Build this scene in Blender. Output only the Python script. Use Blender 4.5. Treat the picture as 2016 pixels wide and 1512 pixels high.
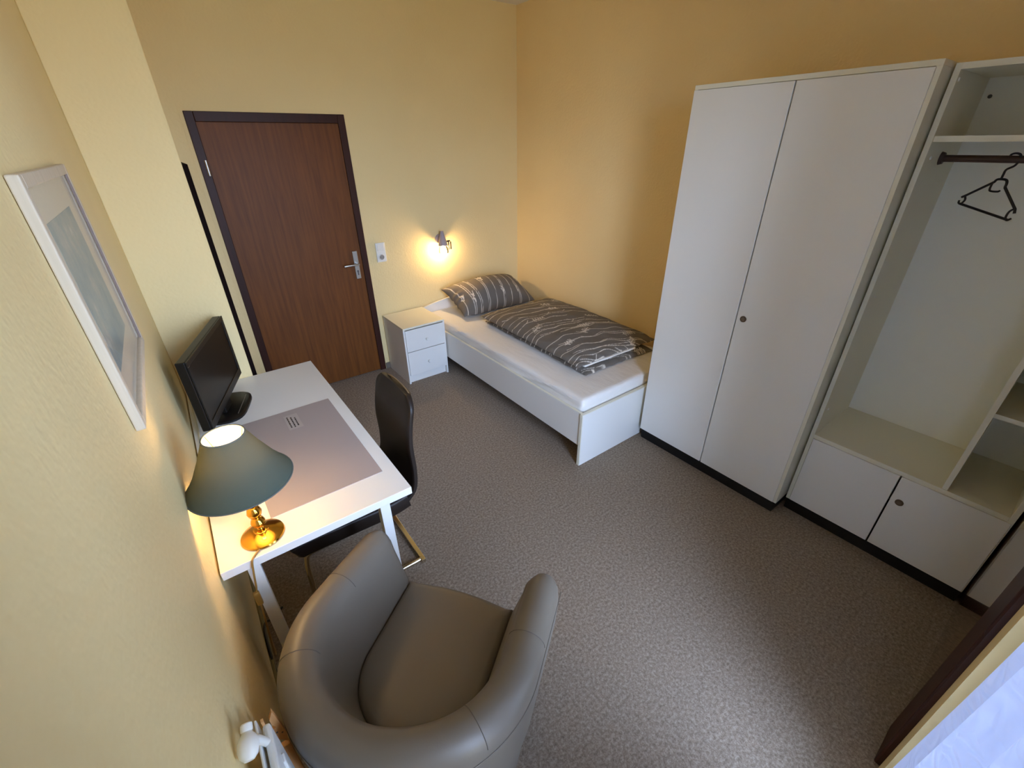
import bpy, bmesh, math, random
import numpy as np
from mathutils import Vector, Matrix, noise

for o in list(bpy.data.objects): bpy.data.objects.remove(o, do_unlink=True)
scene = bpy.context.scene
COL = scene.collection
R = math.radians
random.seed(4)

# ------------------------------------------------------------------ camera
cam_d = bpy.data.cameras.new('camera'); cam = bpy.data.objects.new('camera', cam_d); COL.objects.link(cam)
YAW, PITCH, ROLL, FPX = -36.5795, -29.0355, -0.658, 856.942
def _cam_matrix():
    y, p, r = R(YAW), R(PITCH), R(ROLL)
    fw = Vector((-math.sin(y)*math.cos(p), math.cos(y)*math.cos(p), math.sin(p)))
    rt = Vector((math.cos(y), math.sin(y), 0)); up = rt.cross(fw)
    a = rt*math.cos(r)+up*math.sin(r); b = -rt*math.sin(r)+up*math.cos(r)
    m = Matrix((a, b, -fw)).transposed().to_4x4(); m.translation = Vector((-2.7936, -3.6443, 1.8444))
    return m
cam.matrix_world = _cam_matrix()
cam_d.sensor_width = 36; cam_d.sensor_fit = 'HORIZONTAL'; cam_d.lens = FPX/2016*36; cam_d.clip_start = 0.01
scene.camera = cam

# ------------------------------------------------------------------ sky, exposure
w = bpy.data.worlds.new('sky'); scene.world = w; w.use_nodes = True
bg = w.node_tree.nodes['Background']; bg.inputs[1].default_value = 14.8
def _sky():
    n, l = w.node_tree.nodes, w.node_tree.links               # overcast sky above a dim ground
    tc = n.new('ShaderNodeTexCoord'); sp = n.new('ShaderNodeSeparateXYZ'); mr = n.new('ShaderNodeMapRange'); mx = n.new('ShaderNodeMix'); mx.data_type = 'RGBA'
    mr.inputs['From Min'].default_value = -.12; mr.inputs['From Max'].default_value = .12
    mx.inputs['A'].default_value = (.20, .20, .18, 1); mx.inputs['B'].default_value = (0.55, 0.70, 1.0, 1)
    l.new(tc.outputs['Generated'], sp.inputs[0]); l.new(sp.outputs['Z'], mr.inputs['Value']); l.new(mr.outputs[0], mx.inputs['Factor']); l.new(mx.outputs['Result'], bg.inputs[0])
_sky()
vs = scene.view_settings
vs.view_transform = 'Standard'; vs.look = 'None'; vs.gamma = 1; vs.use_curve_mapping = False; vs.exposure = 1.08
scene.cycles.max_bounces = 14; scene.cycles.diffuse_bounces = 9; scene.cycles.transparent_max_bounces = 12
WX0, WX1, WZ0, WZ1 = -2.60, -1.50, 0.06, 2.40          # window opening
pl = bpy.data.lights.new('window_portal', 'AREA'); pl.shape = 'RECTANGLE'; pl.size = WX1-WX0; pl.size_y = WZ1-WZ0
pl.cycles.is_portal = True
po = bpy.data.objects.new('window_portal', pl); COL.objects.link(po)
po.location = ((WX0+WX1)/2, -3.99, (WZ0+WZ1)/2); po.rotation_euler = (R(90), 0, 0)

# ------------------------------------------------------------------ helpers
def srgb(r, g, b):
    f = lambda c: (c/255/12.92) if c/255 <= .04045 else ((c/255+.055)/1.055)**2.4
    return (f(r), f(g), f(b), 1)
MATS = {}
def mat(name, col, rough=.5, metal=0, spec=.5, **kw):
    m = bpy.data.materials.new(name); m.use_nodes = True
    b = m.node_tree.nodes['Principled BSDF']
    b.inputs['Base Color'].default_value = col; b.inputs['Roughness'].default_value = rough
    b.inputs['Metallic'].default_value = metal; b.inputs['Specular IOR Level'].default_value = spec
    for k, v in kw.items(): b.inputs[k.replace('_', ' ')].default_value = v
    MATS[name] = m
    return m
def nodes(m): return m.node_tree.nodes, m.node_tree.links, m.node_tree.nodes['Principled BSDF']
def coords(m, scale=(1, 1, 1)):
    n, l, b = nodes(m)
    tc = n.new('ShaderNodeTexCoord'); mp = n.new('ShaderNodeMapping'); mp.inputs['Scale'].default_value = scale
    l.new(tc.outputs['Object'], mp.inputs['Vector']); return mp.outputs['Vector']
def tex_noise(m, vec, scale, detail=3, rough=.5):
    n, l, b = nodes(m); t = n.new('ShaderNodeTexNoise')
    t.inputs['Scale'].default_value = scale; t.inputs['Detail'].default_value = detail; t.inputs['Roughness'].default_value = rough
    l.new(vec, t.inputs['Vector']); return t.outputs['Fac']
def add_bump(m, fac, strength, dist):
    n, l, b = nodes(m); bp = n.new('ShaderNodeBump')
    bp.inputs['Strength'].default_value = strength; bp.inputs['Distance'].default_value = dist
    l.new(fac, bp.inputs['Height'])
    if b.inputs['Normal'].is_linked: l.new(b.inputs['Normal'].links[0].from_socket, bp.inputs['Normal'])
    l.new(bp.outputs['Normal'], b.inputs['Normal'])
def ramp(m, fac, stops, to='Base Color'):
    n, l, b = nodes(m); r = n.new('ShaderNodeValToRGB')
    el = r.color_ramp.elements
    while len(el) < len(stops): el.new(.5)
    for e, (p, c) in zip(el, stops): e.position = p; e.color = c
    l.new(fac, r.inputs['Fac'])
    if to: l.new(r.outputs['Color'], b.inputs[to])
    return r.outputs['Color']

BOXED = set()
def box(bm, x0, x1, y0, y1, z0, z1, bev=0, seg=2):
    BOXED.add(id(bm))
    vs_ = [bm.verts.new(p) for p in ((x0,y0,z0),(x1,y0,z0),(x1,y1,z0),(x0,y1,z0),(x0,y0,z1),(x1,y0,z1),(x1,y1,z1),(x0,y1,z1))]
    fs = [bm.faces.new([vs_[i] for i in q]) for q in ((3,2,1,0),(4,5,6,7),(0,1,5,4),(1,2,6,5),(2,3,7,6),(3,0,4,7))]
    if bev:
        es = {e for f in fs for e in f.edges}
        bmesh.ops.bevel(bm, geom=list(es), offset=bev, segments=seg, affect='EDGES', profile=.5)
    return bm
def B(*a, bev=0, seg=2): return box(bmesh.new(), *a, bev=bev, seg=seg)
def cyl(bm, p0, p1, r0, r1=None, n=24, caps=True):
    p0, p1 = Vector(p0), Vector(p1); r1 = r0 if r1 is None else r1
    d = (p1-p0).normalized(); a = d.orthogonal().normalized(); b = d.cross(a)
    r_ = []
    for p, r in ((p0, r0), (p1, r1)):
        r_.append([bm.verts.new(p+(a*math.cos(2*math.pi*i/n)+b*math.sin(2*math.pi*i/n))*r) for i in range(n)])
    for i in range(n): bm.faces.new((r_[0][i], r_[0][(i+1)%n], r_[1][(i+1)%n], r_[1][i]))
    if caps: bm.faces.new(r_[0][::-1]); bm.faces.new(r_[1])
    return bm
def lathe(bm, prof, c=(0,0,0), n=48, close=False):
    c = Vector(c); rings = []
    for r, z in prof:
        if r < 1e-6: rings.append([bm.verts.new(c+Vector((0,0,z)))])
        else: rings.append([bm.verts.new(c+Vector((r*math.cos(2*math.pi*i/n), r*math.sin(2*math.pi*i/n), z))) for i in range(n)])
    for A, Bq in zip(rings, rings[1:]):
        for i in range(n):
            j = (i+1) % n
            if len(A) == 1 and len(Bq) == 1: continue
            if len(A) == 1: bm.faces.new((A[0], Bq[j], Bq[i]))
            elif len(Bq) == 1: bm.faces.new((A[i], A[j], Bq[0]))
            else: bm.faces.new((A[i], A[j], Bq[j], Bq[i]))
    return bm
def catmull(P, n=8):
    P = [Vector(p) for p in P]; Q = [P[0]*2-P[1]]+P+[P[-1]*2-P[-2]]; out = []
    for i in range(1, len(Q)-2):
        for k in range(n):
            t = k/n; a, b, c, d = Q[i-1], Q[i], Q[i+1], Q[i+2]
            out.append(.5*((2*b)+(c-a)*t+(2*a-5*b+4*c-d)*t*t+(3*b-a-3*c+d)*t**3))
    return out+[P[-1]]
def tube(bm, pts, r, n=10, square=False, closed=False):
    pts = [Vector(p) for p in pts]; rings = []; nrm = None
    N = len(pts)
    for i, p in enumerate(pts):
        if closed: t = (pts[(i+1) % N]-pts[i-1]).normalized()
        else: t = (pts[min(i+1, N-1)]-pts[max(i-1, 0)]).normalized()
        nrm = t.orthogonal().normalized() if nrm is None else (nrm-t*nrm.dot(t)).normalized()
        bn = t.cross(nrm)
        rr = r(i/(N-1)) if callable(r) else r
        rings.append([bm.verts.new(p+(nrm*math.cos(2*math.pi*k/n)+bn*math.sin(2*math.pi*k/n))*rr) for k in range(n)])
    pr = list(zip(rings, rings[1:]))+([(rings[-1], rings[0])] if closed else [])
    for A, Bq in pr:
        for k in range(n): bm.faces.new((A[k], A[(k+1) % n], Bq[(k+1) % n], Bq[k]))
    if not closed: bm.faces.new(rings[0][::-1]); bm.faces.new(rings[-1])
    return bm
def grid_mesh(bm, P, closed_u=False, closed_v=False):
    V = [[bm.verts.new(p) for p in row] for row in P]
    nu, nv = len(V), len(V[0])
    for i in range(nu if closed_u else nu-1):
        for j in range(nv if closed_v else nv-1):
            bm.faces.new((V[i][j], V[(i+1) % nu][j], V[(i+1) % nu][(j+1) % nv], V[i][(j+1) % nv]))
    return V

ROOTM = {}
def smooth(me, ang=35):
    me.shade_smooth() if hasattr(me, 'shade_smooth') else None
    try: me.set_sharp_from_angle(angle=R(ang))
    except Exception: pass
def obj(name, bm, m, parent=None, local=False, sm=True, recalc=True, ang=35):
    if recalc: bmesh.ops.recalc_face_normals(bm, faces=bm.faces[:])
    if parent is not None and not local:
        bm.transform(ROOTM[parent.name].inverted())
    me = bpy.data.meshes.new(name); bm.to_mesh(me)
    if id(bm) in BOXED: ang = 14; BOXED.discard(id(bm))          # keep flat board faces flat
    bm.free()
    if sm: smooth(me, ang)
    me.materials.append(m)
    o = bpy.data.objects.new(name, me); COL.objects.link(o)
    if parent is not None:
        o.parent = parent; ROOTM[o.name] = ROOTM[parent.name]
    else: ROOTM[o.name] = Matrix()
    return o
def thing(name, label, cat, loc=(0,0,0), rotz=0, group=None):
    o = bpy.data.objects.new(name, None); COL.objects.link(o); o.empty_display_size = .05
    o.location = loc; o.rotation_euler = (0, 0, rotz); o['label'] = label; o['category'] = cat
    if group: o['group'] = group
    ROOTM[o.name] = Matrix.Translation(loc) @ Matrix.Rotation(rotz, 4, 'Z')
    return o
def single(name, bm, m, label, cat, loc, **kw):
    """a thing that is one mesh; its origin goes to loc"""
    bm.transform(Matrix.Translation(-Vector(loc)))
    o = obj(name, bm, m, None, **kw); o.location = loc; o['label'] = label; o['category'] = cat
    ROOTM[o.name] = Matrix.Translation(loc); return o
def struct(name, bm, m, **kw):
    o = obj(name, bm, m, None, **kw); o['kind'] = 'structure'; return o
def sroot(name, loc=(0,0,0)):
    o = bpy.data.objects.new(name, None); COL.objects.link(o); o.empty_display_size = .05; o.location = loc; o['kind'] = 'structure'
    ROOTM[o.name] = Matrix.Translation(loc); return o

# ------------------------------------------------------------------ materials
def wall_mat(name, c1, c2):
    m = mat(name, c1, .62, spec=.35); v = coords(m)
    f = tex_noise(m, v, 1.6, 2); ramp(m, f, [(.3, c1), (.7, c2)])
    add_bump(m, tex_noise(m, v, 70, 1, .4), .34, .004); add_bump(m, tex_noise(m, v, 24, 2), .22, .006)
    return m
M_wall = wall_mat('cream_plaster', srgb(236, 216, 162), srgb(232, 210, 155))
M_wally = wall_mat('yellow_plaster', srgb(244, 219, 164), srgb(240, 213, 157))
M_ceil = mat('ceiling_white', srgb(235, 230, 220), .8)
M_carpet = mat('carpet', srgb(140, 128, 114), .95, spec=.1)
_v = coords(M_carpet); _f = tex_noise(M_carpet, _v, 85, 5, .8)
ramp(M_carpet, _f, [(.30, srgb(104, 90, 77)), (.5, srgb(146, 131, 115)), (.72, srgb(186, 172, 155))])
add_bump(M_carpet, tex_noise(M_carpet, _v, 220, 3, .7), .6, .004)
def wood_mat(name, c1, c2, rough, coat=0, axis='Z'):
    m = mat(name, c1, rough, spec=.5); s = {'Z': (14, 14, .7), 'X': (.7, 14, 14), 'Y': (14, .7, 14)}[axis]; v = coords(m, s)
    f = tex_noise(m, v, 3.2, 6, .62); ramp(m, f, [(.32, c1), (.68, c2)])
    add_bump(m, f, .01 if coat else .08, .001)
    if coat: m.node_tree.nodes['Principled BSDF'].inputs['Coat Weight'].default_value = coat; m.node_tree.nodes['Principled BSDF'].inputs['Coat Roughness'].default_value = .06
    return m
M_doorwood = wood_mat('mahogany_veneer', srgb(94, 51, 10), srgb(120, 69, 18), .50)
M_doorwood.node_tree.nodes['Principled BSDF'].inputs['Specular IOR Level'].default_value = .3
M_frame = wood_mat('dark_brown_lacquer', srgb(50, 24, 15), srgb(62, 30, 20), .45)
M_frame.node_tree.nodes['Principled BSDF'].inputs['Specular IOR Level'].default_value = .25
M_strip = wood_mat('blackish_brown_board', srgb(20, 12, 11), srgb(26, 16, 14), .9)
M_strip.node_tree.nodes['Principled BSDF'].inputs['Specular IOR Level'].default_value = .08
M_gloss = wood_mat('glossy_brown_lacquer', srgb(64, 30, 14), srgb(82, 40, 20), .22, 1.0)
M_white = mat('white_melamine', srgb(232, 230, 224), .38, spec=.45); add_bump(M_white, tex_noise(M_white, coords(M_white), 160, 2), .05, .001)
M_cream = mat('cream_edge_band', srgb(230, 226, 206), .42)
M_inner = mat('white_carcass', srgb(238, 238, 230), .45)
M_black = mat('black_plinth', srgb(14, 13, 14), .5)
M_gap = mat('pull_centre_brown', srgb(120, 105, 90), .7)  # matte brown for the centre disc of the door pulls
M_knob = mat('bronze_pull', srgb(120, 105, 90), .35, .8)
M_steel = mat('brushed_steel', srgb(190, 188, 184), .32, .9)
M_chrome = mat('chrome', srgb(225, 215, 195), .12, 1.0)
M_brass = mat('polished_brass', srgb(214, 160, 62), .16, 1.0); add_bump(M_brass, tex_noise(M_brass, coords(M_brass), 60, 2), .02, .001)
M_plastic = mat('white_plastic', srgb(232, 232, 226), .35)
M_plasticd = mat('grey_hole', srgb(90, 88, 88), .6)
M_tvb = mat('tv_black_plastic', srgb(17, 15, 14), .38, spec=.3)
M_tvs = mat('tv_screen', srgb(13, 11, 10), .3, spec=.2)
M_cable = mat('black_cable', srgb(18, 16, 14), .5)
M_cablew = mat('white_cable', srgb(210, 204, 184), .5)
M_cordg = mat('gold_cord', srgb(150, 112, 50), .4)
M_leather = mat('taupe_leather', srgb(113, 104, 92), .42, spec=.5)
_v = coords(M_leather); add_bump(M_leather, tex_noise(M_leather, _v, 260, 2), .10, .001); add_bump(M_leather, tex_noise(M_leather, _v, 7, 2), .12, .01)
M_stitch = mat('taupe_stitching', srgb(96, 88, 78), .6)
M_bleather = mat('dark_brown_leather', srgb(36, 27, 22), .45, spec=.35); add_bump(M_bleather, tex_noise(M_bleather, coords(M_bleather), 200, 2), .1, .001)
M_piping = mat('light_brown_piping', srgb(128, 104, 78), .45)
M_rod = mat('dark_brown_rail', srgb(66, 44, 36), .4)
M_hanger = mat('black_plastic_hanger', srgb(26, 23, 34), .35)
M_rad = mat('radiator_enamel', srgb(226, 230, 230), .3)
M_pine = wood_mat('pale_wood', srgb(214, 160, 104), srgb(230, 182, 126), .5)
M_pad = mat('grey_desk_pad', srgb(168, 156, 152), .5); add_bump(M_pad, tex_noise(M_pad, coords(M_pad), 300, 1), .05, .0005)
M_note = mat('clear_note_label', srgb(178, 168, 162), .4)
M_ink = mat('label_ink', srgb(70, 60, 56), .6)
M_base = mat('grey_carpet_skirting', srgb(112, 102, 90), .9)
M_based = mat('brass_skirting_strip', srgb(150, 140, 100), .5)
# fabrics
M_sheet = mat('white_cotton_sheet', srgb(236, 232, 226), .85, spec=.2)
_v = coords(M_sheet); add_bump(M_sheet, tex_noise(M_sheet, coords(M_sheet, (3, 1, 6)), 5, 3), .35, .02); add_bump(M_sheet, tex_noise(M_sheet, _v, 500, 1), .1, .0005)
M_print = mat('grey_printed_cotton', srgb(110, 104, 96), .85, spec=.2)
def _print():
    n, l, b = nodes(M_print)
    a = n.new('ShaderNodeAttribute'); a.attribute_name = 'print'
    mx = n.new('ShaderNodeMix'); mx.data_type = 'RGBA'
    mx.inputs['A'].default_value = srgb(112, 105, 97); mx.inputs['B'].default_value = srgb(224, 216, 202)
    l.new(a.outputs['Fac'], mx.inputs['Factor']); l.new(mx.outputs['Result'], b.inputs['Base Color'])
    add_bump(M_print, tex_noise(M_print, coords(M_print), 9, 3), .3, .015)
_print()
def translucent(name, col, tcol, fac, transp=0):
    m = bpy.data.materials.new(name); m.use_nodes = True; n, l = m.node_tree.nodes, m.node_tree.links
    n.clear(); out = n.new('ShaderNodeOutputMaterial'); d = n.new('ShaderNodeBsdfDiffuse'); t = n.new('ShaderNodeBsdfTranslucent'); mx = n.new('ShaderNodeMixShader')
    d.inputs['Color'].default_value = col; t.inputs['Color'].default_value = tcol; mx.inputs[0].default_value = fac
    l.new(d.outputs[0], mx.inputs[1]); l.new(t.outputs[0], mx.inputs[2]); last = mx.outputs[0]
    if transp:
        tp = n.new('ShaderNodeBsdfTransparent'); m2 = n.new('ShaderNodeMixShader'); m2.inputs[0].default_value = transp
        l.new(last, m2.inputs[1]); l.new(tp.outputs[0], m2.inputs[2]); last = m2.outputs[0]; m['mixnode'] = m2.name
    l.new(last, out.inputs[0]); m['diff'] = d.name; m['trans'] = t.name
    return m
M_shade = translucent('green_grey_lampshade_linen', srgb(78, 92, 86), srgb(112, 104, 62), .05)
def _shade():
    n, l = M_shade.node_tree.nodes, M_shade.node_tree.links
    tc = n.new('ShaderNodeTexCoord'); mp = n.new('ShaderNodeMapping'); mp.inputs['Scale'].default_value = (40, 40, 6)
    no = n.new('ShaderNodeTexNoise'); no.inputs['Scale'].default_value = 18; no.inputs['Detail'].default_value = 4
    bp = n.new('ShaderNodeBump'); bp.inputs['Strength'].default_value = .3; bp.inputs['Distance'].default_value = .001
    l.new(tc.outputs['Object'], mp.inputs[0]); l.new(mp.outputs[0], no.inputs['Vector']); l.new(no.outputs['Fac'], bp.inputs['Height'])
    l.new(bp.outputs[0], n[M_shade['diff']].inputs['Normal'])
    ge = n.new('ShaderNodeNewGeometry'); mx = n.new('ShaderNodeMix'); mx.data_type = 'RGBA'      # linen outside, white lining inside
    mx.inputs['A'].default_value = srgb(70, 84, 78); mx.inputs['B'].default_value = srgb(240, 234, 220)
    l.new(ge.outputs['Backfacing'], mx.inputs['Factor']); l.new(mx.outputs['Result'], n[M_shade['diff']].inputs['Color'])
_shade()
M_shadein = mat('white_shade_lining', srgb(240, 236, 224), .8)
M_lace = translucent('white_lace', srgb(222, 226, 238), srgb(176, 198, 244), .10, .25)
def _lace():
    n, l = M_lace.node_tree.nodes, M_lace.node_tree.links
    tc = n.new('ShaderNodeTexCoord')
    no = n.new('ShaderNodeTexNoise'); no.inputs['Scale'].default_value = 14; no.inputs['Detail'].default_value = 1
    sc = n.new('ShaderNodeMath'); sc.operation = 'MULTIPLY'; sc.inputs[1].default_value = 46
    sn = n.new('ShaderNodeMath'); sn.operation = 'SINE'
    vo = n.new('ShaderNodeTexVoronoi'); vo.inputs['Scale'].default_value = 16
    ad = n.new('ShaderNodeMath'); ad.operation = 'ADD'
    vs_ = n.new('ShaderNodeMath'); vs_.operation = 'MULTIPLY'; vs_.inputs[1].default_value = 20
    l.new(tc.outputs['Object'], no.inputs['Vector']); l.new(tc.outputs['Object'], vo.inputs['Vector'])
    l.new(vo.outputs['Distance'], vs_.inputs[0]); l.new(no.outputs['Fac'], sc.inputs[0]); l.new(sc.outputs[0], ad.inputs[0]); l.new(vs_.outputs[0], ad.inputs[1]); l.new(ad.outputs[0], sn.inputs[0])
    bp = n.new('ShaderNodeBump'); bp.inputs['Strength'].default_value = .35; bp.inputs['Distance'].default_value = .002
    l.new(sn.outputs[0], bp.inputs['Height'])
    l.new(bp.outputs[0], n[M_lace['diff']].inputs['Normal']); l.new(bp.outputs[0], n[M_lace['trans']].inputs['Normal'])
    mr = n.new('ShaderNodeMapRange'); mr.inputs['From Min'].default_value = -1; mr.inputs['From Max'].default_value = 1
    mr.inputs['To Min'].default_value = .0; mr.inputs['To Max'].default_value = .02
    l.new(sn.outputs[0], mr.inputs['Value']); l.new(mr.outputs[0], n[M_lace['mixnode']].inputs[0])
_lace()
def emit(name, col, s):
    m = bpy.data.materials.new(name); m.use_nodes = True; n, l = m.node_tree.nodes, m.node_tree.links; n.clear()
    out = n.new('ShaderNodeOutputMaterial'); e = n.new('ShaderNodeEmission'); e.inputs[0].default_value = col; e.inputs[1].default_value = s
    l.new(e.outputs[0], out.inputs[0]); return m
M_bulb = emit('table_lamp_bulb_glow', (1, .68, .34, 1), 36)
M_bulbw = emit('wall_lamp_bulb_glow', (1, .68, .34, 1), 100)
def glassy(name, col, t):
    m = bpy.data.materials.new(name); m.use_nodes = True; n, l = m.node_tree.nodes, m.node_tree.links; n.clear()
    out = n.new('ShaderNodeOutputMaterial'); tp = n.new('ShaderNodeBsdfTransparent'); g = n.new('ShaderNodeBsdfGlossy'); mx = n.new('ShaderNodeMixShader')
    tp.inputs[0].default_value = col; g.inputs['Roughness'].default_value = .03
    fr = n.new('ShaderNodeFresnel'); fr.inputs[0].default_value = 1.45; ml = n.new('ShaderNodeMath'); ml.operation = 'MULTIPLY'; ml.inputs[1].default_value = t
    l.new(fr.outputs[0], ml.inputs[0]); l.new(ml.outputs[0], mx.inputs[0]); l.new(tp.outputs[0], mx.inputs[1]); l.new(g.outputs[0], mx.inputs[2]); l.new(mx.outputs[0], out.inputs[0])
    return m
M_glass = glassy('window_glass', (.96, .98, 1, 1), 1.0)
M_picglass = glassy('picture_glass', (1, 1, 1, 1), .22)
M_lampglass = glassy('lamp_glass', (1, .97, .9, 1), 1.0)
M_picframe = wood_mat('whitewashed_frame', srgb(198, 184, 160), srgb(210, 196, 174), .6)
M_mount = mat('picture_mount', srgb(216, 206, 186), .8)
M_art = mat('blue_grey_print', srgb(150, 165, 168), .7)
_v = coords(M_art); _f = tex_noise(M_art, _v, 9, 5, .6)
ramp(M_art, _f, [(.30, srgb(124, 146, 156)), (.5, srgb(150, 164, 164)), (.60, srgb(168, 172, 166)), (.70, srgb(206, 208, 198))])

# ------------------------------------------------------------------ the room
XL, YF, ZC = -2.99, -3.85, 2.82
T = .12
struct('floor', B(XL-T, T, YF-.12, T, -.1, 0), M_carpet, sm=False)
struct('ceiling', B(XL-T, T, YF-.12, T, ZC, ZC+.1), M_ceil, sm=False)
struct('wall_right', B(0, T, YF-.12, T, 0, ZC), M_wally, sm=False)
struct('wall_left', B(XL-T, XL, YF-.12, T, 0, ZC), M_wall, sm=False)
DX0, DX1, DZ = -2.527, -1.563, 2.03
bm = bmesh.new(); box(bm, XL, DX0, 0, T, 0, ZC); box(bm, DX1, 0, 0, T, 0, ZC); box(bm, DX0, DX1, 0, T, DZ, ZC); box(bm, DX0, DX1, T-.02, T, 0, DZ)
struct('wall_back', bm, M_wall, sm=False)
PX, PY = -2.669, -1.046
struct('wall_pier', B(XL, PX, PY, 0, 0, ZC, bev=.004), M_wall)
# front wall: window opening, door
FX0, FX1 = -1.43, -.30                     # front door frame
bm = bmesh.new()
box(bm, XL, WX0, YF-.12, YF, 0, ZC); box(bm, WX0, WX1, YF-.12, YF, 0, WZ0); box(bm, WX0, WX1, YF-.12, YF, WZ1, ZC); box(bm, WX1, FX0, YF-.12, YF, 0, ZC)
box(bm, FX0, FX1, YF-.12, YF-.06, 0, ZC); box(bm, FX0, FX1, YF-.06, YF, 2.05, ZC); box(bm, FX1, 0, YF-.12, YF, 0, ZC)
struct('wall_front', bm, M_wall, sm=False)
# window
wn = sroot('window_1', ((WX0+WX1)/2, YF-.06, WZ0))
fy0, fy1 = YF-.09, YF-.03
bm = bmesh.new(); fw = .06
for a in ((WX0, WX0+fw, fy0, fy1, WZ0, WZ1), (WX1-fw, WX1, fy0, fy1, WZ0, WZ1), (WX0+fw, WX1-fw, fy0, fy1, WZ0, WZ0+fw), (WX0+fw, WX1-fw, fy0, fy1, WZ1-fw, WZ1)): box(bm, *a, bev=.004)
xm = (WX0+WX1)/2
box(bm, xm-.04, xm+.04, fy0, fy1, WZ0+fw, WZ1-fw, bev=.004)
obj('window_frame', bm, M_plastic, wn)
for a, b in ((WX0+fw, xm-.04), (xm+.04, WX1-fw)):
    obj('pane', B(a, b, YF-.063, YF-.057, WZ0+fw, WZ1-fw), M_glass, wn, sm=False)
obj('window_sill', B(WX0+.001, WX1-.001, YF-.029, YF-.002, WZ0, WZ0+.02, bev=.004), M_plastic, wn)
# skirting
struct('baseboard_back', B(DX1+.004, -.005, -.012, 0, 0, .055, bev=.003), M_base)
struct('baseboard_left', B(XL, XL+.012, -3.84, PY-.004, 0, .05, bev=.003), M_based)

# entrance door (back wall)
d = sroot('door_1', ((DX0+DX1)/2, 0, 0))
bm = bmesh.new(); fw = .05
box(bm, DX0, DX0+fw, -.012, .05, 0, DZ, bev=.003); box(bm, DX1-fw, DX1, -.012, .05, 0, DZ, bev=.003); box(bm, DX0+fw, DX1-fw, -.012, .05, DZ-.055, DZ, bev=.003)
obj('door_frame', bm, M_frame, d)
obj('door_leaf', B(DX0+fw-.001, DX1-fw+.001, .000, .042, .008, DZ-.055, bev=.002), M_doorwood, d)
bm = bmesh.new()
box(bm, DX0-.022, DX0, -.004, .02, 0, DZ+.022); box(bm, DX1, DX1+.014, -.004, .02, 0, DZ+.022); box(bm, DX0, DX1, -.004, .02, DZ, DZ+.022)
obj('plaster_surround', bm, M_wall, d, sm=False)
for z in (1.72, .22):
    bm = bmesh.new(); cyl(bm, (DX0+fw-.012, -.014, z-.045), (DX0+fw-.012, -.014, z+.045), .009, n=12); cyl(bm, (DX0+fw-.012, -.014, z-.003), (DX0+fw-.012, -.014, z+.003), .0105, n=12)
    obj('hinge', bm, M_steel, d)
pt = obj('handle_plate', B(-1.682, -1.643, -.010, .001, .868, 1.09, bev=.003), M_steel, d)
bm = bmesh.new(); cyl(bm, (-1.662, -.008, .992), (-1.662, -.05, .992), .010); tube(bm, catmull([(-1.655, -.052, .992), (-1.69, -.055, .992), (-1.73, -.054, .992), (-1.775, -.050, .990)], 5), .0085, n=12)
obj('door_lever', bm, M_steel, d)
bm = bmesh.new(); cyl(bm, (-1.662, -.0085, .93), (-1.662, -.0125, .93), .008, n=16); box(bm, -1.6665, -1.6575, -.0122, -.008, .898, .928)
obj('keyhole', bm, M_plasticd, d)

# glossy brown door in the front wall beside the window
d = sroot('door_2', ((FX0+FX1)/2, YF, 0))
bm = bmesh.new()
box(bm, FX0, FX0+.17, YF-.05, YF+.018, 0, 2.05, bev=.006); box(bm, FX1-.06, FX1, YF-.05, YF+.002, 0, 2.05, bev=.002); box(bm, FX0+.17, FX1-.06, YF-.05, YF+.018, 1.98, 2.05, bev=.004)
obj('door_frame', bm, M_frame, d)
obj('door_leaf', B(FX0+.17, FX1-.06, YF-.045, YF+.002, .004, 1.98, bev=.002), M_gloss, d)

# dark panel on the side of the pier, only its front edge in view
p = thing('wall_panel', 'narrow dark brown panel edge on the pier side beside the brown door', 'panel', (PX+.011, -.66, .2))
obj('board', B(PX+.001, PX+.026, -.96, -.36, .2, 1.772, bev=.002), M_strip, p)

# ------------------------------------------------------------------ wardrobe
wx, wy0, wy1, wyg, wzt, wzb = -.5677, -2.1534, -3.0809, -2.6189, 2.0746, .079
t = thing('wardrobe', 'tall white two-door wardrobe at the foot of the bed', 'wardrobe', (wx/2, (wy0+wy1)/2, 0))
bm = bmesh.new(); th = .019
box(bm, wx+.002, -.004, wy0-th, wy0, wzb, wzt-th); box(bm, wx+.002, -.004, wy1, wy1+th, wzb, wzt-th); box(bm, wx+.002, -.004, wy1, wy0, wzt-th, wzt, bev=.001); box(bm, wx+.02, -.004, wy1+th, wy0-th, wzb, wzb+th)
obj('carcass', bm, M_cream, t, sm=False)
obj('back_panel', B(-.012, -.005, wy1+th, wy0-th, wzb+th, wzt-th), M_inner, t, sm=False)
obj('plinth', B(wx+.016, -.01, wy1+.012, wy0-.004, 0, wzb, bev=.001), M_black, t)
for a, b, k in ((wyg+.0035, wy0-.001, None), (wy1+.016, wyg-.0035, 1)):
    dr = obj('wardrobe_door', B(wx-.004, wx+.016, a, b, wzb+.002, wzt-th-.002, bev=.0015), M_white, t)
    if k:
        bm = bmesh.new(); cyl(bm, (wx-.003, -2.657, 1.036), (wx-.007, -2.657, 1.036), .016); obj('pull', bm, M_knob, dr)
        bm = bmesh.new(); cyl(bm, (wx-.0065, -2.657, 1.036), (wx-.0085, -2.657, 1.036), .009); obj('pull_recess', bm, M_gap, dr)

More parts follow.
